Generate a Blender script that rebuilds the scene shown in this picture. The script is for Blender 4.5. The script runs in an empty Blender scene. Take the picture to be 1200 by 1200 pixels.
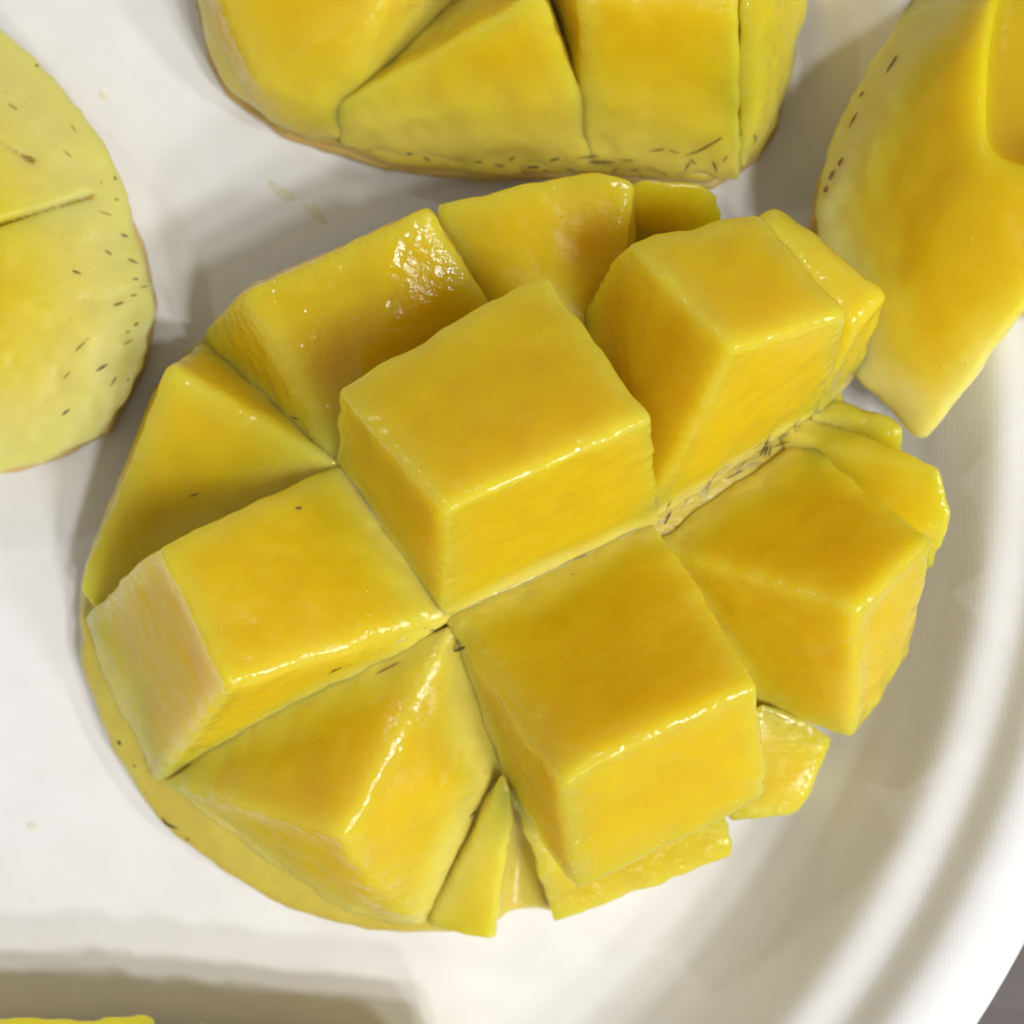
import bpy, bmesh, math, random
import numpy as np
from mathutils import Vector
from mathutils.bvhtree import BVHTree

random.seed(4)
scene = bpy.context.scene
C = scene.collection
CM = 0.01                                   # everything below is written in centimetres

# ------------------------------------------------------------------ camera
D = 18.9                                    # camera height over the plate floor (cm)
HALF = 19.0                                 # half field of view, degrees
F = 600.0 / math.tan(math.radians(HALF))
cam = bpy.data.cameras.new('camera')
cam.sensor_width = 36.0
cam.angle = math.radians(2 * HALF)
cam.clip_start = 0.005
cam.clip_end = 20.0
cam.dof.use_dof = True
cam.dof.focus_distance = 0.151
cam.dof.aperture_fstop = 26.0
cam_o = bpy.data.objects.new('camera', cam)
C.objects.link(cam_o)
cam_o.location = (0, 0, D * CM)
scene.camera = cam_o

# ------------------------------------------------------------------ light
world = bpy.data.worlds.new('World')
scene.world = world
world.use_nodes = True
bg = world.node_tree.nodes['Background']
bg.inputs['Color'].default_value = (1.0, 0.965, 0.90, 1)
bg.inputs['Strength'].default_value = 0.275


def lamp(name, az, el, dist, size, watts, col):
    l = bpy.data.lights.new(name, 'AREA')
    l.shape = 'DISK'
    l.size = size
    l.energy = watts
    l.color = col
    o = bpy.data.objects.new(name, l)
    C.objects.link(o)
    a, e = math.radians(az), math.radians(el)
    p = Vector((math.cos(a) * math.cos(e), math.sin(a) * math.cos(e), math.sin(e))) * dist
    o.location = p
    o.rotation_euler = (-p).to_track_quat('-Z', 'Y').to_euler()
    return o


for az, el in ((-33, 53), (-52, 46), (-14, 47), (-24, 64), (-45, 62)):      # a cluster of ceiling spots
    lamp('ceiling_lamp', az, el, 0.9, 0.07, 1.5, (0.985, 1.0, 1.0))
lamp('side_fill', -80, 32, 1.0, 0.25, 0.7, (1.0, 0.98, 0.95))  # soft fill added to brighten the front faces more than the tops
lamp('ceiling_lamp_far', 135, 42, 1.1, 0.05, 0.7, (1.0, 0.97, 0.93))

scene.view_settings.view_transform = 'Standard'
scene.view_settings.look = 'None'
scene.view_settings.exposure = 0.0
scene.view_settings.gamma = 1.0
scene.render.engine = 'CYCLES'
scene.cycles.use_denoising = True
scene.cycles.max_bounces = 10


# ------------------------------------------------------------------ materials
def nodes(name):
    m = bpy.data.materials.new(name)
    m.use_nodes = True
    nt = m.node_tree
    b = nt.nodes['Principled BSDF']
    return m, nt, b


def N(nt, kind, **kw):
    n = nt.nodes.new(kind)
    for k, v in kw.items():
        if k in n.inputs:
            n.inputs[k].default_value = v
        else:
            setattr(n, k, v)
    return n


def coords(nt, sx=1, sy=1, sz=1, rz=0.0):
    t = N(nt, 'ShaderNodeTexCoord')
    mp = N(nt, 'ShaderNodeMapping')
    mp.inputs['Scale'].default_value = (100 * sx, 100 * sy, 100 * sz)   # texture space in cm
    mp.inputs['Rotation'].default_value = (0, 0, rz)
    nt.links.new(t.outputs['Object'], mp.inputs['Vector'])
    return mp.outputs['Vector']


def noise(nt, vec, scale, detail=3.0, rough=0.55, dist=0.0):
    n = N(nt, 'ShaderNodeTexNoise')
    n.inputs['Scale'].default_value = scale
    n.inputs['Detail'].default_value = detail
    n.inputs['Roughness'].default_value = rough
    n.inputs['Distortion'].default_value = dist
    nt.links.new(vec, n.inputs['Vector'])
    return n.outputs['Fac']


def ramp(nt, fac, stops):
    r = N(nt, 'ShaderNodeValToRGB')
    e = r.color_ramp.elements
    while len(e) < len(stops):
        e.new(0.5)
    for k, (p, c) in enumerate(stops):
        e[k].position = p
        e[k].color = (*c, 1) if len(c) == 3 else c
    nt.links.new(fac, r.inputs['Fac'])
    return r.outputs['Color']


def math_n(nt, op, a, b=None, clamp=False):
    m = N(nt, 'ShaderNodeMath', operation=op)
    m.use_clamp = clamp
    for k, v in enumerate((a, b)):
        if v is None:
            continue
        if isinstance(v, (int, float)):
            m.inputs[k].default_value = v
        else:
            nt.links.new(v, m.inputs[k])
    return m.outputs[0]


def bump(nt, height, strength, dist_cm, prev=None):
    b = N(nt, 'ShaderNodeBump')
    b.inputs['Strength'].default_value = strength
    b.inputs['Distance'].default_value = dist_cm * CM
    nt.links.new(height, b.inputs['Height'])
    if prev is not None:
        nt.links.new(prev, b.inputs['Normal'])
    return b.outputs['Normal']


PALE = (0.72, 0.625, 0.14)
MID = (0.72, 0.59, 0.066)
DEEP = (0.70, 0.495, 0.013)


SSS = 0.018


def flesh_material(name, rough_fac=1.0, rind=(0.62, 0.49, 0.10), scale=1.0, mottle=0.24, smin_=0.05, pale=PALE):
    m, nt, b = nodes(name)
    v = coords(nt)
    at = N(nt, 'ShaderNodeAttribute', attribute_name='ripe')
    n1 = noise(nt, v, 0.9, 4, 0.55)
    f = math_n(nt, 'ADD', at.outputs['Fac'], math_n(nt, 'MULTIPLY', math_n(nt, 'SUBTRACT', n1, 0.5), mottle), True)
    col = ramp(nt, f, [(0.0, rind), (0.16, pale), (0.5, MID), (1.0, DEEP)])
    # pale mix paints in the glow of light scattering at the cut edges
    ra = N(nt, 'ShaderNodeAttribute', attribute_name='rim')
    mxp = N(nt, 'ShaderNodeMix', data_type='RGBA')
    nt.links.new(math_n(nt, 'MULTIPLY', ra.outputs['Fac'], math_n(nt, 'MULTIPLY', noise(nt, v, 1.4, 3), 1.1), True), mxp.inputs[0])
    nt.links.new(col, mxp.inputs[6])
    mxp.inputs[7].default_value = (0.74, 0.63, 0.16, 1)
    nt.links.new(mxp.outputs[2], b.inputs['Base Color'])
    b.inputs['Subsurface Weight'].default_value = 1.0
    b.inputs['Subsurface Radius'].default_value = (1.0, 0.80, 0.11)
    # scattering is shortened close to the peel to keep dark seams off the bases
    sc = math_n(nt, 'MULTIPLY', math_n(nt, 'MAXIMUM', math_n(nt, 'MULTIPLY', math_n(nt, 'SUBTRACT', at.outputs['Fac'], 0.13), 1.14), smin_), SSS * scale)
    nt.links.new(sc, b.inputs['Subsurface Scale'])
    b.inputs['Subsurface Anisotropy'].default_value = 0.6
    b.inputs['IOR'].default_value = 1.38
    # wet film: juice gathers on the rounded cut edges, the broad faces stay satin
    wa = N(nt, 'ShaderNodeAttribute', attribute_name='wet')
    wet = math_n(nt, 'MULTIPLY', wa.outputs['Fac'], math_n(nt, 'MULTIPLY', noise(nt, v, 1.7, 3), 1.9), True)
    rg = ramp(nt, wet, [(0.05, (0.40,) * 3), (0.70, (0.10,) * 3)])
    nt.links.new(rg, b.inputs['Roughness'])
    sp = ramp(nt, wet, [(0.0, (0.32,) * 3), (0.6, (0.8,) * 3)])
    nt.links.new(sp, b.inputs['Specular IOR Level'])
    # grain: fibre runs, cells and small droplets
    fv = coords(nt, 1.0, 3.2, 1.6, 0.5)
    fib = noise(nt, fv, 5.0, 4, 0.6, 0.3)
    cell = noise(nt, v, 10.0, 2, 0.5)
    nrm = bump(nt, fib, 0.24, 0.030)
    cell = math_n(nt, 'MULTIPLY', cell, math_n(nt, 'ADD', math_n(nt, 'MULTIPLY', wa.outputs['Fac'], 0.85), 0.15))
    nrm = bump(nt, cell, min(1.0, 0.62 * rough_fac), 0.034, nrm)
    vo = N(nt, 'ShaderNodeTexVoronoi')
    vo.inputs['Scale'].default_value = 4.5
    nt.links.new(v, vo.inputs['Vector'])
    drop = ramp(nt, vo.outputs['Distance'], [(0.0, (1, 1, 1)), (0.13, (0, 0, 0))])
    drop = math_n(nt, 'MULTIPLY', drop, math_n(nt, 'GREATER_THAN', noise(nt, v, 1.3, 2), 0.5))
    nrm = bump(nt, drop, 0.7, 0.03, nrm)
    nt.links.new(math_n(nt, 'SUBTRACT', rg, math_n(nt, 'MULTIPLY', drop, 0.4), True), b.inputs['Roughness'])
    nt.links.new(nrm, b.inputs['Normal'])
    return m


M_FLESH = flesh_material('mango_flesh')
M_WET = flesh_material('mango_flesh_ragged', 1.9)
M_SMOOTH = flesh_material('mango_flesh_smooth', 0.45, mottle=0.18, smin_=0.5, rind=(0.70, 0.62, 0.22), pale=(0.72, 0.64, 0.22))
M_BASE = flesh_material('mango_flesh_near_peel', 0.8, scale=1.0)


def peel_material():
    m, nt, b = nodes('mango_peel')
    v = coords(nt)
    n1 = noise(nt, v, 1.2, 4)
    col = ramp(nt, n1, [(0.3, (0.56, 0.37, 0.10)), (0.6, (0.64, 0.48, 0.16)), (0.8, (0.46, 0.28, 0.08))])
    vo = N(nt, 'ShaderNodeTexVoronoi')
    vo.inputs['Scale'].default_value = 7.0
    nt.links.new(v, vo.inputs['Vector'])
    dots = ramp(nt, vo.outputs['Distance'], [(0.08, (1, 1, 1)), (0.16, (0, 0, 0))])
    mx = N(nt, 'ShaderNodeMix', data_type='RGBA')
    nt.links.new(math_n(nt, 'MULTIPLY', dots, 0.7), mx.inputs[0])
    nt.links.new(col, mx.inputs[6])
    mx.inputs[7].default_value = (0.16, 0.08, 0.02, 1)
    nt.links.new(mx.outputs[2], b.inputs['Base Color'])
    b.inputs['Roughness'].default_value = 0.42
    b.inputs['Subsurface Weight'].default_value = 0.4
    b.inputs['Subsurface Radius'].default_value = (1, 0.6, 0.2)
    b.inputs['Subsurface Scale'].default_value = 0.001
    nt.links.new(bump(nt, noise(nt, v, 9, 3), 0.3, 0.02), b.inputs['Normal'])
    return m


M_PEEL = peel_material()


def fibre_material(name, col, rough=0.5):
    m, nt, b = nodes(name)
    v = coords(nt)
    c = ramp(nt, noise(nt, v, 9.0, 2), [(0.3, tuple(x * 0.6 for x in col)), (0.7, col)])
    nt.links.new(c, b.inputs['Base Color'])
    b.inputs['Roughness'].default_value = rough
    return m


M_DARK = fibre_material('dark_fibre', (0.10, 0.055, 0.018))
M_BROWN = fibre_material('brown_fibre', (0.26, 0.14, 0.03))
def film_material():
    m, nt, b = nodes('clear_juice')
    v = coords(nt)
    c = ramp(nt, noise(nt, v, 3.0, 2), [(0.3, (0.95, 0.90, 0.62)), (0.7, (0.95, 0.86, 0.48))])
    nt.links.new(c, b.inputs['Base Color'])
    b.inputs['Roughness'].default_value = 0.06
    b.inputs['Transmission Weight'].default_value = 0.8
    b.inputs['IOR'].default_value = 1.34
    return m


M_FILM = film_material()
M_PALEFIB = fibre_material('pale_fibre', (0.62, 0.52, 0.22), 0.25)


def plate_material():
    m, nt, b = nodes('moulded_fibre_white')
    v = coords(nt)
    col = ramp(nt, noise(nt, v, 1.1, 5, 0.6), [(0.3, (0.79, 0.775, 0.765)), (0.7, (0.84, 0.832, 0.825))])
    nt.links.new(col, b.inputs['Base Color'])
    b.inputs['Roughness'].default_value = 0.5
    b.inputs['Specular IOR Level'].default_value = 0.35
    # the mesh of the pulp mould pressed into the surface
    w1 = N(nt, 'ShaderNodeTexWave', wave_type='BANDS', bands_direction='X')
    w1.inputs['Scale'].default_value = 6.5
    w1.inputs['Distortion'].default_value = 0.6
    w1.inputs['Detail'].default_value = 1
    w2 = N(nt, 'ShaderNodeTexWave', wave_type='BANDS', bands_direction='Y')
    w2.inputs['Scale'].default_value = 6.5
    w2.inputs['Distortion'].default_value = 0.6
    w2.inputs['Detail'].default_value = 1
    for w in (w1, w2):
        nt.links.new(v, w.inputs['Vector'])
    weave = math_n(nt, 'ADD', w1.outputs['Fac'], w2.outputs['Fac'])
    h = math_n(nt, 'ADD', weave, math_n(nt, 'MULTIPLY', noise(nt, v, 6.0, 4), 1.6))
    nrm = bump(nt, h, 0.10, 0.006)
    nt.links.new(nrm, b.inputs['Normal'])
    return m


M_PLATE = plate_material()


def table_material():
    m, nt, b = nodes('dark_table')
    v = coords(nt, 0.3, 2.0, 1.0, 0.4)
    col = ramp(nt, noise(nt, v, 1.2, 5, 0.6), [(0.3, (0.06, 0.042, 0.036)), (0.7, (0.10, 0.075, 0.066))])
    nt.links.new(col, b.inputs['Base Color'])
    b.inputs['Roughness'].default_value = 0.55
    return m


M_TABLE = table_material()


def juice_material():
    m, nt, b = nodes('mango_juice')
    v = coords(nt)
    col = ramp(nt, noise(nt, v, 2.0, 3), [(0.3, (0.90, 0.84, 0.50)), (0.7, (0.90, 0.80, 0.36))])
    nt.links.new(col, b.inputs['Base Color'])
    b.inputs['Roughness'].default_value = 0.12
    tr = N(nt, 'ShaderNodeBsdfTransparent')
    mx = N(nt, 'ShaderNodeMixShader')
    mx.inputs[0].default_value = 0.28
    nt.links.new(tr.outputs[0], mx.inputs[1])
    nt.links.new(b.outputs[0], mx.inputs[2])
    nt.links.new(mx.outputs[0], nt.nodes['Material Output'].inputs['Surface'])
    return m


M_JUICE = juice_material()


# ------------------------------------------------------------------ geometry helpers
def W(px, py, z):
    """photo pixel seen at height z (cm) -> point in cm"""
    s = F / (D - z)
    return np.array(((px - 600) / s, (600 - py) / s, z))


_perm = np.random.RandomState(7).rand(64, 64, 64).astype(np.float32)


def vnoise(x, y, z, scale, off=0.0):
    """smooth value noise in -1..1"""
    p = [np.asarray(a, dtype=np.float32) * scale + off + 300 for a in (x, y, z)]
    i = [np.floor(a).astype(np.int32) for a in p]
    f = [a - b for a, b in zip(p, i)]
    f = [a * a * (3 - 2 * a) for a in f]
    i0 = [a % 64 for a in i]
    i1 = [(a + 1) % 64 for a in i]
    r = 0
    for a in (0, 1):
        for b in (0, 1):
            for c in (0, 1):
                w = (f[0] if a else 1 - f[0]) * (f[1] if b else 1 - f[1]) * (f[2] if c else 1 - f[2])
                r = r + w * _perm[(i1 if a else i0)[0], (i1 if b else i0)[1], (i1 if c else i0)[2]]
    return r * 2 - 1


def hull_planes(pts):
    bm = bmesh.new()
    for p in pts:
        bm.verts.new(p)
    bmesh.ops.convex_hull(bm, input=bm.verts)
    cen = np.mean(pts, axis=0)
    pl = []
    fs = sorted(bm.faces, key=lambda f: -f.calc_area())
    for f in fs:
        if f.calc_area() < 1e-5:
            continue
        f.normal_update()
        n = np.array(f.normal)
        o = np.array(f.calc_center_median())
        if np.dot(n, cen - o) > 0:
            n = -n
        if any(np.dot(n, q[0]) > 0.992 for q in pl):
            continue
        pl.append((n, float(np.dot(n, o))))
    bm.free()
    return pl


def sd_hull(P, pts, k=0.16):
    pl = hull_planes(pts)
    X, Y, Z = P
    acc = None
    for n, d in pl:
        v = n[0] * X + n[1] * Y + n[2] * Z - d
        acc = v if acc is None else smax(acc, v, k)
    return acc - 0.18 * k


def sd_poly(x, y, poly):
    """signed distance to a polygon, x and y arrays"""
    d = np.full(x.shape, 1e9)
    inside = np.zeros(x.shape, bool)
    n = len(poly)
    for i in range(n):
        ax, ay = poly[i]
        bx, by = poly[(i + 1) % n]
        ex, ey = bx - ax, by - ay
        t = np.clip(((x - ax) * ex + (y - ay) * ey) / (ex * ex + ey * ey + 1e-12), 0, 1)
        d = np.minimum(d, (x - ax - t * ex) ** 2 + (y - ay - t * ey) ** 2)
        c = ((ay > y) != (by > y)) & (x < (bx - ax) * (y - ay) / (by - ay + 1e-12) + ax)
        inside ^= c
    return np.where(inside, -1, 1) * np.sqrt(d)


def smin(a, b, k):
    h = np.clip(0.5 + 0.5 * (b - a) / k, 0, 1)
    return b * (1 - h) + a * h - k * h * (1 - h)


def smax(a, b, k):
    return -smin(-a, -b, k)


def surface_nets(Fd, lo, h):
    ins = Fd < 0
    nx, ny, nz = Fd.shape
    cx, cy, cz = nx - 1, ny - 1, nz - 1
    acc = np.zeros((cx, cy, cz, 3), np.float32)
    cnt = np.zeros((cx, cy, cz), np.float32)

    def corner(A, o):
        return A[o[0]:o[0] + cx, o[1]:o[1] + cy, o[2]:o[2] + cz]
    for ax in range(3):
        others = [k for k in range(3) if k != ax]
        for u in (0, 1):
            for v in (0, 1):
                o = [0, 0, 0]
                o[others[0]] = u
                o[others[1]] = v
                o2 = list(o)
                o2[ax] = 1
                a, b = corner(Fd, o), corner(Fd, o2)
                cr = corner(ins, o) != corner(ins, o2)
                t = np.where(cr, a / np.where(cr, a - b, 1), 0)
                for k in range(3):
                    acc[..., k] += np.where(cr, (t if k == ax else o[k]), 0)
                cnt += cr
    act = cnt > 0
    idx = np.full((cx, cy, cz), -1, np.int64)
    idx[act] = np.arange(act.sum())
    ijk = np.argwhere(act)
    verts = (ijk + acc[act] / cnt[act][:, None]) * h + np.array(lo)
    faces = []
    for ax in range(3):
        o1, o2 = [k for k in range(3) if k != ax]
        sl = [slice(1, -1)] * 3
        sl[ax] = slice(0, -1)
        sl2 = list(sl)
        sl2[ax] = slice(1, None)
        a, b = ins[tuple(sl)], ins[tuple(sl2)]
        for flip, sel in ((False, a & ~b), (True, ~a & b)):
            e = np.argwhere(sel)
            if len(e) == 0:
                continue
            e[:, o1] += 1
            e[:, o2] += 1
            q = []
            for d1, d2 in ((-1, -1), (0, -1), (0, 0), (-1, 0)):
                c = e.copy()
                c[:, o1] += d1
                c[:, o2] += d2
                q.append(idx[c[:, 0], c[:, 1], c[:, 2]])
            q = np.stack(q, 1)
            if (ax == 1) != flip:
                q = q[:, ::-1]
            faces.append(q)
    return verts, np.concatenate(faces)


def mesh_object(name, verts_cm, quads, mat, parent=None, origin=(0, 0, 0), ripe=None, wet=None, rim=None):
    me = bpy.data.meshes.new(name)
    v = (np.asarray(verts_cm) - np.asarray(origin)) * CM
    me.vertices.add(len(v))
    me.vertices.foreach_set('co', v.astype(np.float32).ravel())
    nq = len(quads)
    me.loops.add(nq * 4)
    me.loops.foreach_set('vertex_index', quads.astype(np.int32).ravel())
    me.polygons.add(nq)
    me.polygons.foreach_set('loop_start', np.arange(0, nq * 4, 4, dtype=np.int32))
    me.update(calc_edges=True)
    me.validate()
    me.polygons.foreach_set('use_smooth', np.ones(len(me.polygons), bool))
    if ripe is not None:
        a = me.attributes.new('ripe', 'FLOAT', 'POINT')
        a.data.foreach_set('value', ripe.astype(np.float32))
    if rim is not None:
        a = me.attributes.new('rim', 'FLOAT', 'POINT')
        a.data.foreach_set('value', rim.astype(np.float32))
    if wet is not None:
        a = me.attributes.new('wet', 'FLOAT', 'POINT')
        a.data.foreach_set('value', wet.astype(np.float32))
    me.materials.append(mat)
    o = bpy.data.objects.new(name, me)
    C.objects.link(o)
    if parent is not None:
        o.parent = parent
    return o


def grid(lo, hi, h):
    ax = [np.arange(a, b + h, h, dtype=np.float32) for a, b in zip(lo, hi)]
    return np.meshgrid(*ax, indexing='ij')


class Mango:
    """one cut mango cheek: a bent skin sheet with flesh pieces standing on it"""

    def __init__(self, name, label, base_fn, origin, group):
        self.base = base_fn                     # height of the sheet's flesh surface, cm
        self.origin = np.array(origin, float)
        self.root = bpy.data.objects.new(name, None)
        self.root.empty_display_size = 0.01
        C.objects.link(self.root)
        self.root.location = self.origin * CM
        self.root['label'] = label
        self.root['category'] = 'mango'
        self.root['group'] = group
        self.parts = []
        self.n = 0

    def on(self, px, py, sink=0.0):
        z = 1.0
        for _ in range(40):
            p = W(px, py, z)
            z = 0.5 * z + 0.5 * float(self.base(p[0], p[1]))
        p = W(px, py, z)
        p[2] -= sink
        return p

    def cube(self, pts, name='flesh_cube', mat=None, k=0.085, h=0.037, rough=0.024, ripe_h=0.42, cuts=(), ripe_fn=None, wet_all=0.0, wet_fn=None):
        self.n += 1
        P3 = []
        for p in pts:
            if len(p) == 3:
                P3.append(W(*p))
            else:
                P3 += [self.on(p[0], p[1], 0.0), None]
        tip = np.mean([p for p in P3 if p is not None], axis=0)
        for i in range(len(P3)):                # walls run straight on below the sheet
            if P3[i] is None:
                d = P3[i - 1] - tip
                P3[i] = P3[i - 1] + 0.16 * d / np.linalg.norm(d) - np.array((0, 0, 0.12))
        P3 = np.array(P3)
        lo, hi = P3.min(0) - 0.3, P3.max(0) + 0.3
        X, Y, Z = grid(lo, hi, h)
        d = sd_hull((X, Y, Z), P3, k)
        so = self.n * 3.17
        nb = np.abs(d) < 0.16
        x, y, z = X[nb], Y[nb], Z[nb]
        d[nb] += 0.030 * vnoise(x, y, z, 0.9, so) + rough * vnoise(x, y, z, 3.2, so) + 0.45 * rough * vnoise(x, y, z, 8.0, so)
        for c in cuts:
            d = smax(d, -c(X, Y, Z), 0.06)
        v, q = surface_nets(d, lo, h)
        hgt = v[:, 2] - self.base(v[:, 0], v[:, 1])
        r = np.clip((hgt + 0.08) / ripe_h, 0, 1)
        if ripe_fn:
            r = np.clip(ripe_fn(v), 0, 1)
        r = 0.13 + 0.87 * r * r * (3 - 2 * r)
        # distance from the nearest real cut edge (planes that turn by more than ~35 degrees)
        PL = hull_planes(P3)
        nn = np.array([n for n, c in PL])
        pv = np.stack([v @ n - c for n, c in PL], 1)
        first = pv.argmax(1)
        m1 = pv.max(1)
        m2 = np.where((nn @ nn.T)[first] < 0.82, pv, -9).max(1)
        wet = np.clip(0.12 + np.exp(-((m1 - m2) / 0.17) ** 2) + wet_all, 0, 1)
        if wet_fn:
            wet = np.clip(wet + wet_fn(v), 0, 1)
        rim = (0.0 if wet_all < -0.5 else 0.5) * np.exp(-((m1 - m2) / 0.22) ** 2)  # weight of the painted edge glow
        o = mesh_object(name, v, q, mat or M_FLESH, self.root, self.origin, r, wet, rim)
        self.parts.append(o)
        return o

    def sheet(self, outline, flesh_t=0.42, skin_t=0.13, zlo=-0.2, zhi=3.2, h=0.05, drop=0.2, extra=None, inset=0.0, floor=None, zout=0.4, skin_grow=0.05):
        poly = [W(x, y, zout)[:2] for x, y in outline]
        a = np.array(poly)
        lo = np.array((*(a.min(0) - 0.4), zlo))
        hi = np.array((*(a.max(0) + 0.4), zhi))
        X, Y, Z = grid(lo, hi, h)
        e2 = sd_poly(X[:, :, 0], Y[:, :, 0], poly)[:, :, None]
        B = self.base(X[:, :, :1], Y[:, :, :1])
        B = B - drop * np.clip(-e2 / 0.9, 0, 1)
        if extra:
            B = B - extra(X[:, :, :1], Y[:, :, :1])
        wob = 0.05 * vnoise(X, Y, Z, 1.1, 3.3) + 0.018 * vnoise(X, Y, Z, 5.0, 1.7)
        top = (Z - B) * 0.85 + 0.6 * wob
        bot = (B - flesh_t - Z) * 0.85
        d = smax(smax(top, bot, 0.05), e2 + wob + inset, 0.14)
        v, q = surface_nets(d, lo, h)
        r = np.clip(0.06 + 0.05 * vnoise(v[:, 0], v[:, 1], v[:, 2], 0.8), 0, 1)
        self.parts.append(mesh_object('flesh_layer', v, q, M_BASE, self.root, self.origin, r, 0 * r + 0.4))
        top = (Z - (B - flesh_t + 0.02)) * 0.85
        bot = (B - flesh_t - skin_t - Z) * 0.85
        d = smax(smax(top, bot, 0.03), e2 - skin_grow + 0.8 * wob, 0.05)
        v, q = surface_nets(d, lo, h)
        self.parts.append(mesh_object('peel', v, q, M_PEEL, self.root, self.origin))

    def trees(self):
        if not getattr(self, 'cache', None):
            self.cache = []
            for o in self.parts:
                me = o.data
                co = np.empty(len(me.vertices) * 3, np.float32)
                me.vertices.foreach_get('co', co)
                vi = np.empty(len(me.loops), np.int32)
                me.loops.foreach_get('vertex_index', vi)
                self.cache.append(BVHTree.FromPolygons((co.reshape(-1, 3) / CM + self.origin).tolist(), vi.reshape(-1, 4).tolist()))
        return self.cache

    def streaks(self, items, name='fibre'):
        """short dark fibres lying in the surface: (points, width in mm, material)"""
        T = self.trees()
        eye = Vector((0, 0, D))
        for pts, wmm, mat in items:
            path = []
            for (px, py) in pts:
                tgt = Vector(W(px, py, 0.0))
                best = None
                for t in T:
                    hit = t.ray_cast(eye, (tgt - eye).normalized())
                    if hit[0] is not None and (best is None or hit[3] < best[3]):
                        best = hit
                if best:
                    path.append((np.array(best[0]), np.array(best[1])))
            if len(path) < 2:
                continue
            tube(name, path, wmm * 0.05, mat, self.root, self.origin)


def tube(name, path, r, mat, parent, origin, seg=6, sink=0.35):
    # resample, jitter and taper
    P = np.array([p for p, n in path])
    Nn = np.array([n for p, n in path])
    tt = np.linspace(0, len(P) - 1, max(6, 4 * len(P)))
    Q = np.stack([np.interp(tt, range(len(P)), P[:, k]) for k in range(3)], 1)
    NN = np.stack([np.interp(tt, range(len(P)), Nn[:, k]) for k in range(3)], 1)
    NN /= np.linalg.norm(NN, axis=1)[:, None] + 1e-9
    Q += np.random.RandomState(int(abs(P[0, 0]) * 1000) % 9999).uniform(-1, 1, Q.shape) * r * 0.15
    tan = np.gradient(Q, axis=0)
    tan /= np.linalg.norm(tan, axis=1)[:, None] + 1e-9
    side = np.cross(tan, NN)
    side /= np.linalg.norm(side, axis=1)[:, None] + 1e-9
    verts, faces = [], []
    n = len(Q)
    for i in range(n):
        w = r * max(0.12, math.sin(math.pi * (i + 0.35) / (n - 0.3)) ** 0.6)
        for k in range(seg):
            a = 2 * math.pi * k / seg
            verts.append(Q[i] + side[i] * math.cos(a) * w + NN[i] * (math.sin(a) * w * 0.6 - sink * w * 0.6))
    for i in range(n - 1):
        for k in range(seg):
            faces.append((i * seg + k, i * seg + (k + 1) % seg, (i + 1) * seg + (k + 1) % seg, (i + 1) * seg + k))
    return mesh_object(name, np.array(verts), np.array(faces), mat, parent, origin)


# ------------------------------------------------------------------ table and plate
def plate_profile():
    # radius, height (cm) of the eating side
    return [(0, 0), (3, 0), (6, 0), (8.6, 0.0), (9.3, 0.03), (9.75, 0.12), (10.1, 0.33), (10.45, 0.68), (10.8, 1.12),
            (11.02, 1.42), (11.14, 1.55), (11.26, 1.60), (11.40, 1.63), (11.51, 1.66), (11.60, 1.73), (11.70, 1.86),
            (11.80, 1.99), (11.90, 2.07), (12.10, 2.12), (12.45, 2.12), (12.62, 2.09), (12.69, 2.04)]


PC = np.array((-5.44, 0.99))                    # plate centre


def plate_z(x, y):
    pr = np.array(plate_profile())
    return np.interp(np.hypot(x - PC[0], y - PC[1]), pr[:, 0], pr[:, 1])


def build_plate():
    pr = np.array(plate_profile(), float)
    # round the profile by dense Catmull-like resampling
    s = np.concatenate([[0], np.cumsum(np.hypot(*np.diff(pr, axis=0).T))])
    t = np.linspace(0, s[-1], 150)
    R = np.interp(t, s, pr[:, 0])
    Zp = np.interp(t, s, pr[:, 1])
    for _ in range(1):
        Zp[1:-1] = 0.25 * Zp[:-2] + 0.5 * Zp[1:-1] + 0.25 * Zp[2:]
    th = 0.11
    Rb, Zb = R[::-1][::3], Zp[::-1][::3] - th
    Rr = np.concatenate([R, [12.71], Rb])
    Zr = np.concatenate([Zp, [2.0 - th * 0.4], Zb])
    seg = 220
    ang = np.linspace(0, 2 * math.pi, seg, endpoint=False)
    n = len(Rr)
    Rr = np.maximum(Rr, 0.004)
    verts = np.stack([PC[0] + Rr[:, None] * np.cos(ang), PC[1] + Rr[:, None] * np.sin(ang),
                      Zr[:, None] + 0 * ang], -1).reshape(-1, 3)
    verts[:, 2] += np.where(np.hypot(verts[:, 0] - PC[0], verts[:, 1] - PC[1]) > 10.5,
                            0.02 * vnoise(verts[:, 0], verts[:, 1], 0 * verts[:, 0], 0.6), 0)
    i, j = np.meshgrid(np.arange(n - 1), np.arange(seg), indexing='ij')
    a = i * seg + j
    b = i * seg + (j + 1) % seg
    q = np.stack([a, a + seg, b + seg, b], -1).reshape(-1, 4)
    o = mesh_object('paper_plate', verts, q, M_PLATE, None, (0, 0, 0))
    o['label'] = 'round white moulded paper plate with stepped rim under the mango pieces'
    o['category'] = 'plate'
    return o


build_plate()
tv = np.array([(-60, -60, -0.14), (60, -60, -0.14), (60, 60, -0.14), (-60, 60, -0.14)], float)
table = mesh_object('table', tv, np.array([[0, 1, 2, 3]]), M_TABLE)
table['kind'] = 'structure'

GROUP = 'cut mango cheeks on the plate'

# ------------------------------------------------------------------ the mango in the middle
_cu, _su = math.cos(math.radians(29)), math.sin(math.radians(29))


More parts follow.
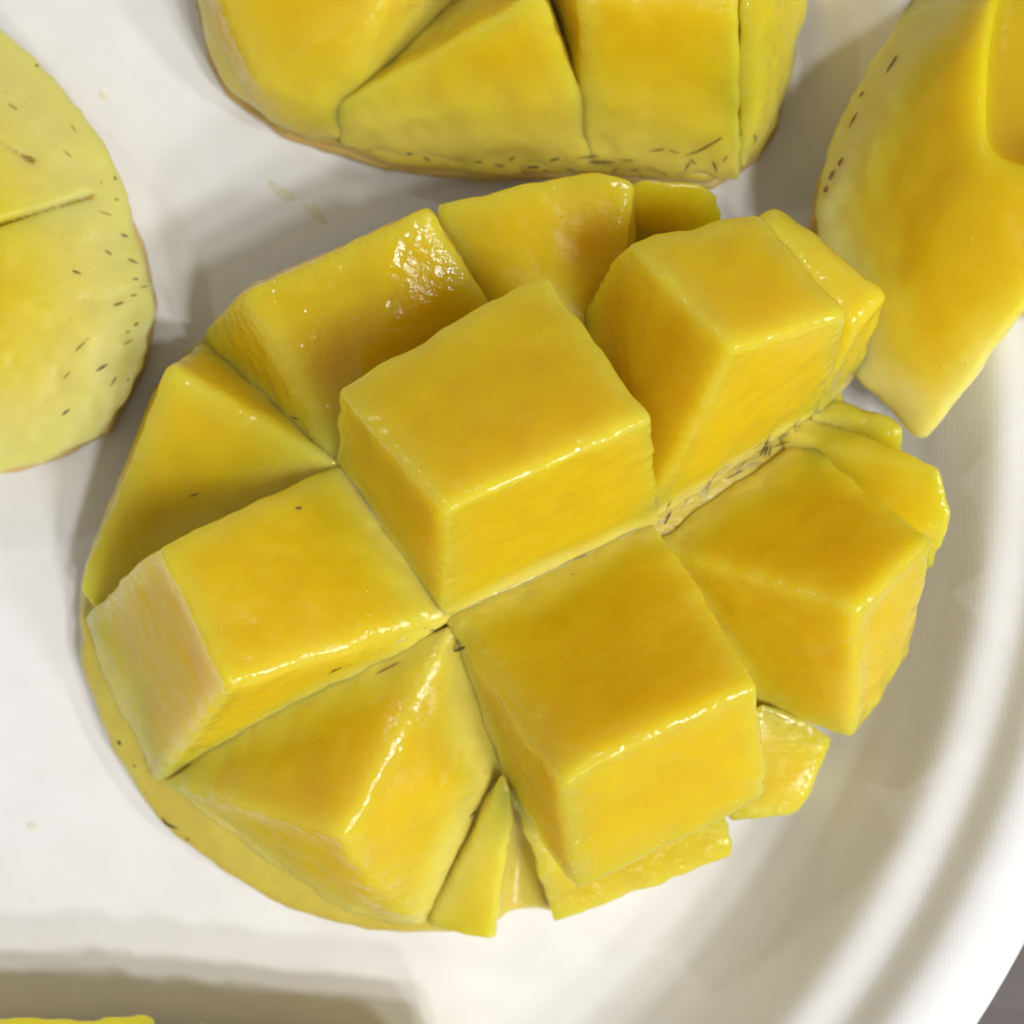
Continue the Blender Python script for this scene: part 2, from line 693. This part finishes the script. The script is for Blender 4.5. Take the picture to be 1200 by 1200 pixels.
def dome_main(x, y):
    x = np.asarray(x) - 0.0
    y = np.asarray(y) + 0.5
    u = x * _cu + y * _su
    v = -x * _su + y * _cu
    rr = (u / 5.5) ** 2 + (v / 4.5) ** 2
    return np.maximum(0.56 + 1.9 * (1 - rr), 0.50) + 0.14 * np.clip(x - 2.6, 0, 9)


main = Mango('mango_half', 'large mango cheek turned inside out with cubes spread open, centre of the plate', dome_main, (0, -0.5, 0), GROUP)
main.sheet([(93, 690), (96, 780), (128, 872), (188, 966), (258, 1021), (340, 1060), (430, 1086), (520, 1088), (580, 1078),
            (598, 1064), (628, 1062), (645, 1070), (720, 1040), (850, 945), (930, 850), (985, 740), (1000, 620), (985, 510),
            (950, 430), (890, 330), (820, 262), (700, 228), (550, 248), (400, 290), (300, 342), (225, 402), (178, 455), (112, 635)],
           extra=lambda x, y: 0.4 * np.exp(-((x - 0.08) / 0.35) ** 2 - ((y + 4.2) / 0.75) ** 2))
# upper row
main.cube([(400, 547), (200, 432, 2.2), (93, 686, 0.85), (113, 718, 0.7), (200, 640), (240, 400, 0.8), (180, 455, 0.75)], name='flesh_wedge')
main.cube([(400, 540), (610, 430), (236, 396, 0.7), (500, 262, 0.7), (285, 344, 2.5), (505, 244, 2.9), (294, 334, 2.0), (507, 240, 2.4)], mat=M_WET, wet_all=0.5)
main.cube([(512, 241, 2.4), (690, 199, 2.7), (744, 213, 2.6), (560, 410), (705, 400), (745, 290, 1.2), (540, 262, 0.7), (720, 228, 0.7)])
main.cube([(746, 209, 2.0), (822, 214, 1.8), (847, 246, 1.5), (770, 272, 1.3), (730, 290, 1.0), (805, 300, 0.8), (740, 235, 0.8)], name='flesh_wedge')
# row over the long groove
main.cube([(405, 553), (526, 716), (183, 914, 0.8), (101, 720, 0.8), (190, 640, 3.2), (270, 804, 3.4), (390, 792), (270, 860), (330, 700)], rough=0.024)
main.cube([(410, 546), (526, 712), (757, 606), (650, 430), (520, 599, 4.7), (764, 489, 4.6), (630, 320, 3.6), (402, 455, 3.8)])
main.cube([(757, 603), (952, 480), (690, 385), (850, 330), (858, 412, 4.4), (995, 368, 4.0), (886, 250, 3.3), (735, 281, 3.7)])
main.cube([(955, 478), (1003, 443, 1.3), (900, 300, 0.9), (1000, 340, 1.0), (1000, 378, 3.0), (1037, 346, 2.9), (913, 244, 2.8), (890, 250, 3.0)], name='flesh_wedge')
# row under the groove
main.cube([(528, 738), (390, 800), (186, 914, 1.0), (412, 962, 2.75), (430, 1040, 1.85), (497, 1084, 0.7), (594, 903, 1.75), (300, 996, 0.6), (385, 1068, 0.5), (440, 1088, 0.5), (590, 930, 0.8)])
main.cube([(534, 728), (760, 622), (604, 907), (850, 830), (658, 920, 4.0), (888, 800, 4.0), (680, 1042, 2.8), (897, 932, 2.8)])
main.cube([(779, 646), (942, 526), (890, 800), (1000, 640), (1005, 725, 3.6), (1092, 632, 3.3), (1000, 867, 2.2), (1062, 772, 1.9)])
main.cube([(932, 510), (958, 497), (985, 640), (1102, 548, 2.4), (1114, 612, 2.2), (1088, 668, 1.5), (1056, 533, 2.2), (1075, 570, 1.4)], name='flesh_wedge')
main.cube([(940, 486), (962, 464), (1058, 498, 1.9), (1060, 534, 1.8), (985, 530, 1.6), (1040, 512, 1.1)], name='flesh_wedge', mat=M_WET, wet_all=0.5, rough=0.045)
# lowest row
main.cube([(594, 905, 2.1), (602, 945, 1.95), (594, 1010, 1.5), (577, 1101, 0.95), (498, 1086, 0.75), (550, 990, 1.6), (585, 1055, 0.25), (530, 1060, 0.2), (535, 960, 0.8)], name='flesh_wedge', k=0.06)
main.cube([(602, 908, 2.1), (603, 945, 1.95), (622, 1010, 1.5), (647, 1083, 0.95), (858, 1004, 1.15), (850, 962, 1.4), (750, 880, 1.7), (665, 1055, 0.25), (838, 985, 0.5), (640, 985, 0.7)], name='flesh_wedge', mat=M_WET, wet_all=0.6, rough=0.034, k=0.06)
main.cube([(893, 820, 1.7), (980, 866, 1.4), (936, 957, 1.15), (855, 962, 1.15), (850, 880, 1.5), (915, 925, 0.4), (945, 870, 0.5), (860, 850, 0.7)], name='flesh_wedge')

# ------------------------------------------------------------------ the mango at the top edge
def dome_top(x, y):
    x = np.asarray(x) - 0.0
    y = np.asarray(y) - 8.2
    rr = (x / 4.2) ** 2 + (y / 4.4) ** 2
    return np.maximum(0.42 + 0.95 * (1 - rr), 0.40)


top = Mango('mango_half', 'mango cheek with shallow cross cuts and brown veined peel at the top edge', dome_top, (0, 8.2, 0), GROUP)
top.sheet([(205, -120), (226, 0), (241, 60), (267, 103), (330, 150), (450, 189), (560, 206), (700, 203), (835, 209), (889, 177),
           (912, 145), (956, 0), (975, -120)], zout=0.4, flesh_t=0.27)
top.cube([(232, 0, 0.7), (245, 58, 0.6), (266, 104, 0.5), (330, 152, 0.5), (398, 172, 0.5), (262, 5, 1.7), (300, 98, 1.25), (376, 129, 1.05), (455, 0, 2.1),
          (440, -110, 2.5), (240, -110, 1.9), (396, 116, 0.6), (535, 0, 0.7), (600, -60, 0.7), (560, -110, 0.8), (215, -110, 0.6)], wet_all=0.1, ripe_h=1.3)
top.cube([(384, 130, 1.0), (620, 2, 2.6), (634, -8, 2.65), (690, 147, 0.95), (395, 172, 0.45), (450, 188, 0.42), (560, 204, 0.42), (696, 201, 0.42), (540, 0, 0.7),
          (600, -60, 0.8), (645, 0, 1.0), (640, -20, 1.0)], ripe_h=1.3)
top.cube([(640, 0, 1.1), (692, 148, 0.8), (680, 0, 2.5), (707, 132, 1.05), (868, 152, 1.0), (866, 0, 2.4), (655, -110, 2.9), (860, -110, 2.9),
          (690, 201, 0.42), (866, 205, 0.42), (610, -110, 1.2)], ripe_h=1.3)
top.cube([(868, 0, 2.25), (867, 150, 1.0), (886, 156, 0.95), (907, 0, 2.1), (950, 0, 0.9), (910, 142, 0.6), (888, 177, 0.5), (866, 203, 0.42),
          (866, -110, 2.7), (915, -110, 2.4), (965, -110, 0.9)], name='flesh_wedge', ripe_h=1.3)

# ------------------------------------------------------------------ the mango at the left edge
def dome_left(x, y):
    x = np.asarray(x) + 7.6
    y = np.asarray(y) - 3.2
    rr = (x / 3.5) ** 2 + (y / 3.6) ** 2
    return np.maximum(0.9 + 0.05 * (1 - rr), 0.85)


left = Mango('mango_half', 'pale mango cheek with dark specks and a slit at the left edge', dome_left, (-7.6, 3.2, 0), GROUP)
left.sheet([(-260, -40), (-60, -10), (0, 36), (60, 92), (120, 180), (163, 275), (179, 345), (168, 420), (121, 511), (60, 540), (0, 562), (-120, 570), (-300, 500)],
           zout=0.9, flesh_t=0.5, skin_t=0.3, skin_grow=-0.11, drop=0.1, inset=0.25)


def slit(p, q, w, depth_z):
    a, b = W(*p), W(*q)

    def f(X, Y, Z):
        t = np.clip(((X - a[0]) * (b[0] - a[0]) + (Y - a[1]) * (b[1] - a[1])) / ((b[0] - a[0]) ** 2 + (b[1] - a[1]) ** 2), 0, 1)
        dd = np.hypot(X - a[0] - t * (b[0] - a[0]), Y - a[1] - t * (b[1] - a[1]))
        dd = dd + 0.03 * vnoise(X, Y, Z, 2.5, 9)
        return np.maximum(dd - w * (0.35 + 0.65 * np.clip((Z - depth_z) / 0.6, 0, 1)), depth_z - Z)
    return f


LP = [W(x, y, 1.0)[:2] for x, y in [(-260, -40), (0, 36), (60, 92), (120, 180), (163, 275), (179, 345), (168, 420), (121, 511), (0, 562), (-120, 570), (-300, 500)]]
left.cube([(-250, 0, 1.3), (-60, 2, 1.1), (0, 32, 1.0), (64, 90, 1.0), (125, 178, 1.0), (168, 273, 1.0), (184, 345, 1.0), (172, 422, 1.0), (124, 512, 1.0), (62, 540, 1.0), (0, 562, 1.0),
           (-120, 560, 1.1), (-250, 500, 1.3), (-90, 150, 1.55), (-10, 330, 1.5), (-60, 440, 1.5), (-200, 330, 1.65), (20, 200, 1.38), (60, 360, 1.36),
           (0, 60, 0.6), (100, 200, 0.7), (140, 350, 0.7), (100, 470, 0.7), (0, 520, 0.7), (-200, 500, 0.7), (-200, 60, 0.7)],
          name='flesh_slab', mat=M_SMOOTH, wet_all=-0.9, k=0.12, ripe_fn=lambda v: 0.06 - (sd_poly(v[:, 0], v[:, 1], LP) + 0.3) / 2.4,
          cuts=[slit((-60, 288, 1.4), (103, 226, 1.3), 0.045, 0.95), slit((-80, 120, 1.5), (34, 186, 1.4), 0.016, 1.15)])

# ------------------------------------------------------------------ the mango at the right edge, leaning on the plate's wall
def dome_right(x, y):
    return np.maximum(plate_z(x, y) + 0.72, 1.15 + 0 * np.asarray(x))


right = Mango('mango_half', 'thick smooth mango cheek leaning on the plate wall at the upper right edge', dome_right, (6.2, 3.6, 0), GROUP)
right.sheet([(1110, -60), (1083, 0), (1010, 92), (962, 196), (950, 250), (985, 400), (1040, 470), (1085, 505), (1140, 400), (1190, 320), (1290, 240), (1320, -60)],
            zout=1.5, zlo=0.0, zhi=3.4, flesh_t=0.4, skin_t=0.16, drop=0.1, inset=0.3, skin_grow=-0.12)
SCOOP = np.array([W(*p) for p in [(1168, -60, 4), (1160, 0, 4), (1130, 110, 4), (1142, 195, 4), (1230, 215, 4), (1330, 100, 4), (1330, -60, 4),
                                (1190, -60, 2.85), (1183, 0, 2.8), (1162, 110, 2.65), (1168, 172, 2.65), (1220, 190, 2.9), (1330, 100, 3.15), (1330, -60, 3.15)]])


def scoop(X, Y, Z):
    return sd_hull((X, Y, Z), SCOOP, 0.25)


def in_scoop(v):
    return np.clip(1 - scoop(v[:, 0], v[:, 1], v[:, 2]) / 0.12, 0, 1)


RP = [W(x, y, 1.6)[:2] for x, y in [(1083, -120), (1083, 0), (1010, 92), (962, 196), (950, 250), (1000, 440), (1085, 525), (1150, 440), (1320, 300), (1400, -120)]]
right.cube([(1110, -60, 1.5), (1078, 0, 1.5), (1005, 90, 1.5), (957, 196, 1.5), (945, 250, 1.5), (1000, 440, 1.6), (1085, 523, 1.6), (1105, 500, 2.0), (1150, 410, 2.4), (1206, 318, 2.85),
            (1110, 60, 2.4), (1050, 250, 2.3), (1130, 250, 2.9), (1180, 0, 3.2), (1300, -40, 3.7), (1280, 250, 3.3), (1085, 480, 1.2), (1000, 400, 1.2), (1150, 390, 1.6), (1250, 200, 1.7), (1310, -60, 1.7), (1310, 100, 1.7)],
           name='flesh_slab', mat=M_SMOOTH, wet_all=-0.75, k=0.14, cuts=[scoop], wet_fn=in_scoop,
           ripe_fn=lambda v: 0.05 + 0.5 * in_scoop(v) - (sd_poly(v[:, 0], v[:, 1], RP) + 0.15) / 0.8)
right.cube([(1182, 362, 2.0), (1196, 330, 2.5), (1230, 290, 2.6), (1260, 330, 2.3), (1215, 385, 1.9), (1230, 340, 1.5)], name='flesh_wedge')

# ------------------------------------------------------------------ the mango below the frame
def dome_low(x, y):
    x = np.asarray(x) + 4.4
    y = np.asarray(y) + 8.4
    rr = (x / 4.6) ** 2 + (y / 2.2) ** 2
    return np.maximum(0.6 + 0.8 * (1 - rr), 0.55)


low = Mango('mango_half', 'mango cheek showing only an orange sliver at the bottom left edge', dome_low, (-4.4, -8.4, 0), GROUP)
low.sheet([(-250, 1270), (-150, 1225), (0, 1215), (160, 1222), (400, 1235), (560, 1262), (580, 1330), (400, 1500), (0, 1550), (-250, 1450)], zout=0.5)
low.cube([(-200, 1188, 1.35), (0, 1189, 1.35), (170, 1201, 1.3), (180, 1300, 1.5), (-200, 1300, 1.5), (-200, 1250, 0.4), (160, 1250, 0.4), (160, 1400, 0.8), (-200, 1400, 0.8)])
low.cube([(160, 1202, 1.3), (360, 1212, 1.35), (540, 1234, 1.35), (560, 1300, 1.3), (160, 1300, 1.5), (160, 1260, 0.4), (530, 1270, 0.4), (520, 1400, 0.7), (160, 1400, 0.8)])

# ------------------------------------------------------------------ fibres in the flesh
def dash(px, py, length, deg):
    a = math.radians(deg)
    dx, dy = 0.5 * length * math.cos(a), -0.5 * length * math.sin(a)
    return [(px - dx, py - dy), (px, py), (px + dx, py + dy)]


S = []
for px, py, l, a, w in [(90, 319, 12, -8, 0.5), (127, 296, 13, -18, 0.5), (156, 306, 9, -30, 0.7), (159, 327, 6, -10, 0.4), (139, 356, 13, 5, 0.5),
                        (169, 336, 6, 20, 0.4), (157, 346, 5, 0, 0.4), (160, 380, 9, 35, 0.5), (150, 389, 7, 30, 0.4), (150, 401, 8, 45, 0.45),
                        (96, 404, 14, 35, 0.35), (119, 431, 14, 38, 0.6), (78, 440, 12, 38, 0.5), (133, 447, 12, 45, 0.4), (77, 483, 10, 40, 0.35),
                        (150, 445, 6, 40, 0.3), (15, 125, 14, -30, 0.3), (86, 150, 9, -45, 0.25), (79, 180, 9, -35, 0.25), (34, 184, 12, -30, 0.5),
                        (43, 77, 5, -30, 0.5), (124, 250, 12, -30, 0.5), (146, 276, 9, -10, 0.5), (135, 209, 4, -50, 0.5), (137, 234, 5, -20, 0.3), (119, 214, 4, -40, 0.3)]:
    S.append((dash(px, py, l * random.uniform(0.7, 1.7), a + random.uniform(-14, 14)), w * random.uniform(0.35, 0.95), random.choice((M_DARK, M_BROWN, M_BROWN))))
left.streaks(S)

S = [([(190, 958), (195, 966), (209, 971)], 0.55, M_DARK), ([(138, 868), (141, 873)], 0.7, M_DARK), ([(156, 896), (159, 899)], 0.4, M_DARK),
     ([(203, 984), (207, 988)], 0.4, M_BROWN), ([(218, 985), (221, 982)], 0.4, M_BROWN), ([(385, 790), (398, 783), (412, 778)], 0.35, M_DARK),
     ([(238, 394), (243, 397)], 0.4, M_DARK), ([(216, 417), (219, 418)], 0.5, M_DARK), ([(222, 582), (233, 578)], 0.35, M_BROWN),
     ([(346, 596), (354, 595)], 0.45, M_BROWN), ([(340, 488), (350, 492)], 0.3, M_DARK), ([(550, 958), (558, 950)], 0.4, M_DARK),
     ([(498, 735), (512, 740)], 0.35, M_DARK), ([(532, 764), (545, 758)], 0.4, M_DARK), ([(440, 790), (470, 775)], 0.2, M_BROWN),
     ([(672, 655), (688, 650)], 0.35, M_DARK)]
main.streaks(S)
main.streaks([([(534, 716), (570, 701), (610, 684), (650, 667), (690, 648), (730, 628), (752, 616)], 0.75, M_FILM),
              ([(440, 768), (470, 750), (505, 735)], 0.5, M_FILM), ([(402, 552), (425, 585), (455, 625)], 0.45, M_FILM)], 'juice_film')
# stringy fibres left in the groove on the right
S = []
for i in range(34):
    t = random.random()
    px, py = 770 + 165 * t, 602 - 105 * t + random.uniform(-4, 14)
    a = random.uniform(15, 75)
    S.append((dash(px, py, random.uniform(12, 30), a), random.uniform(0.12, 0.32), random.choice((M_PALEFIB, M_PALEFIB, M_BROWN, M_DARK))))
main.streaks(S)

S = [([(800, 184), (822, 176), (845, 162), (868, 157), (884, 158), (886, 165), (876, 172)], 0.35, M_DARK)]
for px, py, l, a in [(560, 190, 10, -5), (585, 194, 14, -10), (600, 186, 8, 40), (625, 196, 16, 3), (650, 187, 12, 10), (668, 199, 12, -8), (690, 184, 26, 5), (705, 190, 30, 0),
                     (735, 188, 16, -5), (745, 199, 12, 20), (770, 176, 18, 10), (790, 178, 14, -10), (805, 196, 14, 60), (812, 190, 10, -40), (838, 196, 14, -70), (850, 186, 10, 60),
                     (640, 200, 8, 0), (500, 186, 10, -25), (480, 180, 7, -20), (720, 200, 10, 30)]:
    S.append((dash(px, py, l, a), random.uniform(0.2, 0.4), random.choice((M_DARK, M_BROWN))))
top.streaks(S)
S = []
for px, py, l, a in [(975, 205, 18, 65), (985, 190, 14, 60), (1000, 140, 26, 62), (1045, 75, 30, 58), (1010, 110, 10, 50), (968, 222, 12, 70)]:
    S.append((dash(px, py, l * 0.8, a), random.uniform(0.45, 0.8), M_BROWN))
right.streaks(S)


# ------------------------------------------------------------------ juice on the plate
def smear(cx, cy, rx, ry, ang, h, seed, label):
    n, rings = 40, 6
    c = W(cx, cy, 0)
    rnd = np.random.RandomState(seed)
    ph = rnd.uniform(0, 6.28, 4)
    verts = [(c[0], c[1], 0.006 + h)]
    for r in range(1, rings + 1):
        f = r / rings
        for k in range(n):
            a = 2 * math.pi * k / n
            w = 1 + 0.22 * math.sin(2 * a + ph[0]) + 0.14 * math.sin(3 * a + ph[1]) + 0.08 * math.sin(7 * a + ph[2])
            x, y = rx * f * w * math.cos(a), ry * f * w * math.sin(a)
            ca, sa = math.cos(math.radians(ang)), math.sin(math.radians(ang))
            verts.append((c[0] + (x * ca - y * sa) / 92, c[1] + (x * sa + y * ca) / 92, 0.006 + h * (1 - f ** 2)))
    bm = bmesh.new()
    V = [bm.verts.new((np.array(v) - np.array((c[0], c[1], 0))) * CM) for v in verts]
    for k in range(n):
        bm.faces.new((V[0], V[1 + k], V[1 + (k + 1) % n]))
        for r in range(rings - 1):
            a, b = 1 + r * n, 1 + (r + 1) * n
            bm.faces.new((V[a + k], V[b + k], V[b + (k + 1) % n], V[a + (k + 1) % n]))
    for f in bm.faces:
        f.smooth = True
    me = bpy.data.meshes.new('juice_smear')
    bm.to_mesh(me)
    bm.free()
    me.materials.append(M_JUICE)
    o = bpy.data.objects.new('juice_smear', me)
    C.objects.link(o)
    o.location = np.array((c[0], c[1], 0)) * CM
    o['label'] = label
    o['category'] = 'juice'


smear(120, 112, 4, 6, 20, 0.02, 3, 'tiny yellow juice drop on the plate right of the left mango')
smear(330, 225, 16, 8, -35, 0.03, 5, 'small wet juice smear between the top and centre mangoes')
smear(370, 250, 18, 6, -50, 0.03, 6, 'thin juice streak on the plate next to the centre mango cubes')
smear(38, 968, 8, 4, -25, 0.015, 8, 'faint yellow juice spot on bare plate at lower left')
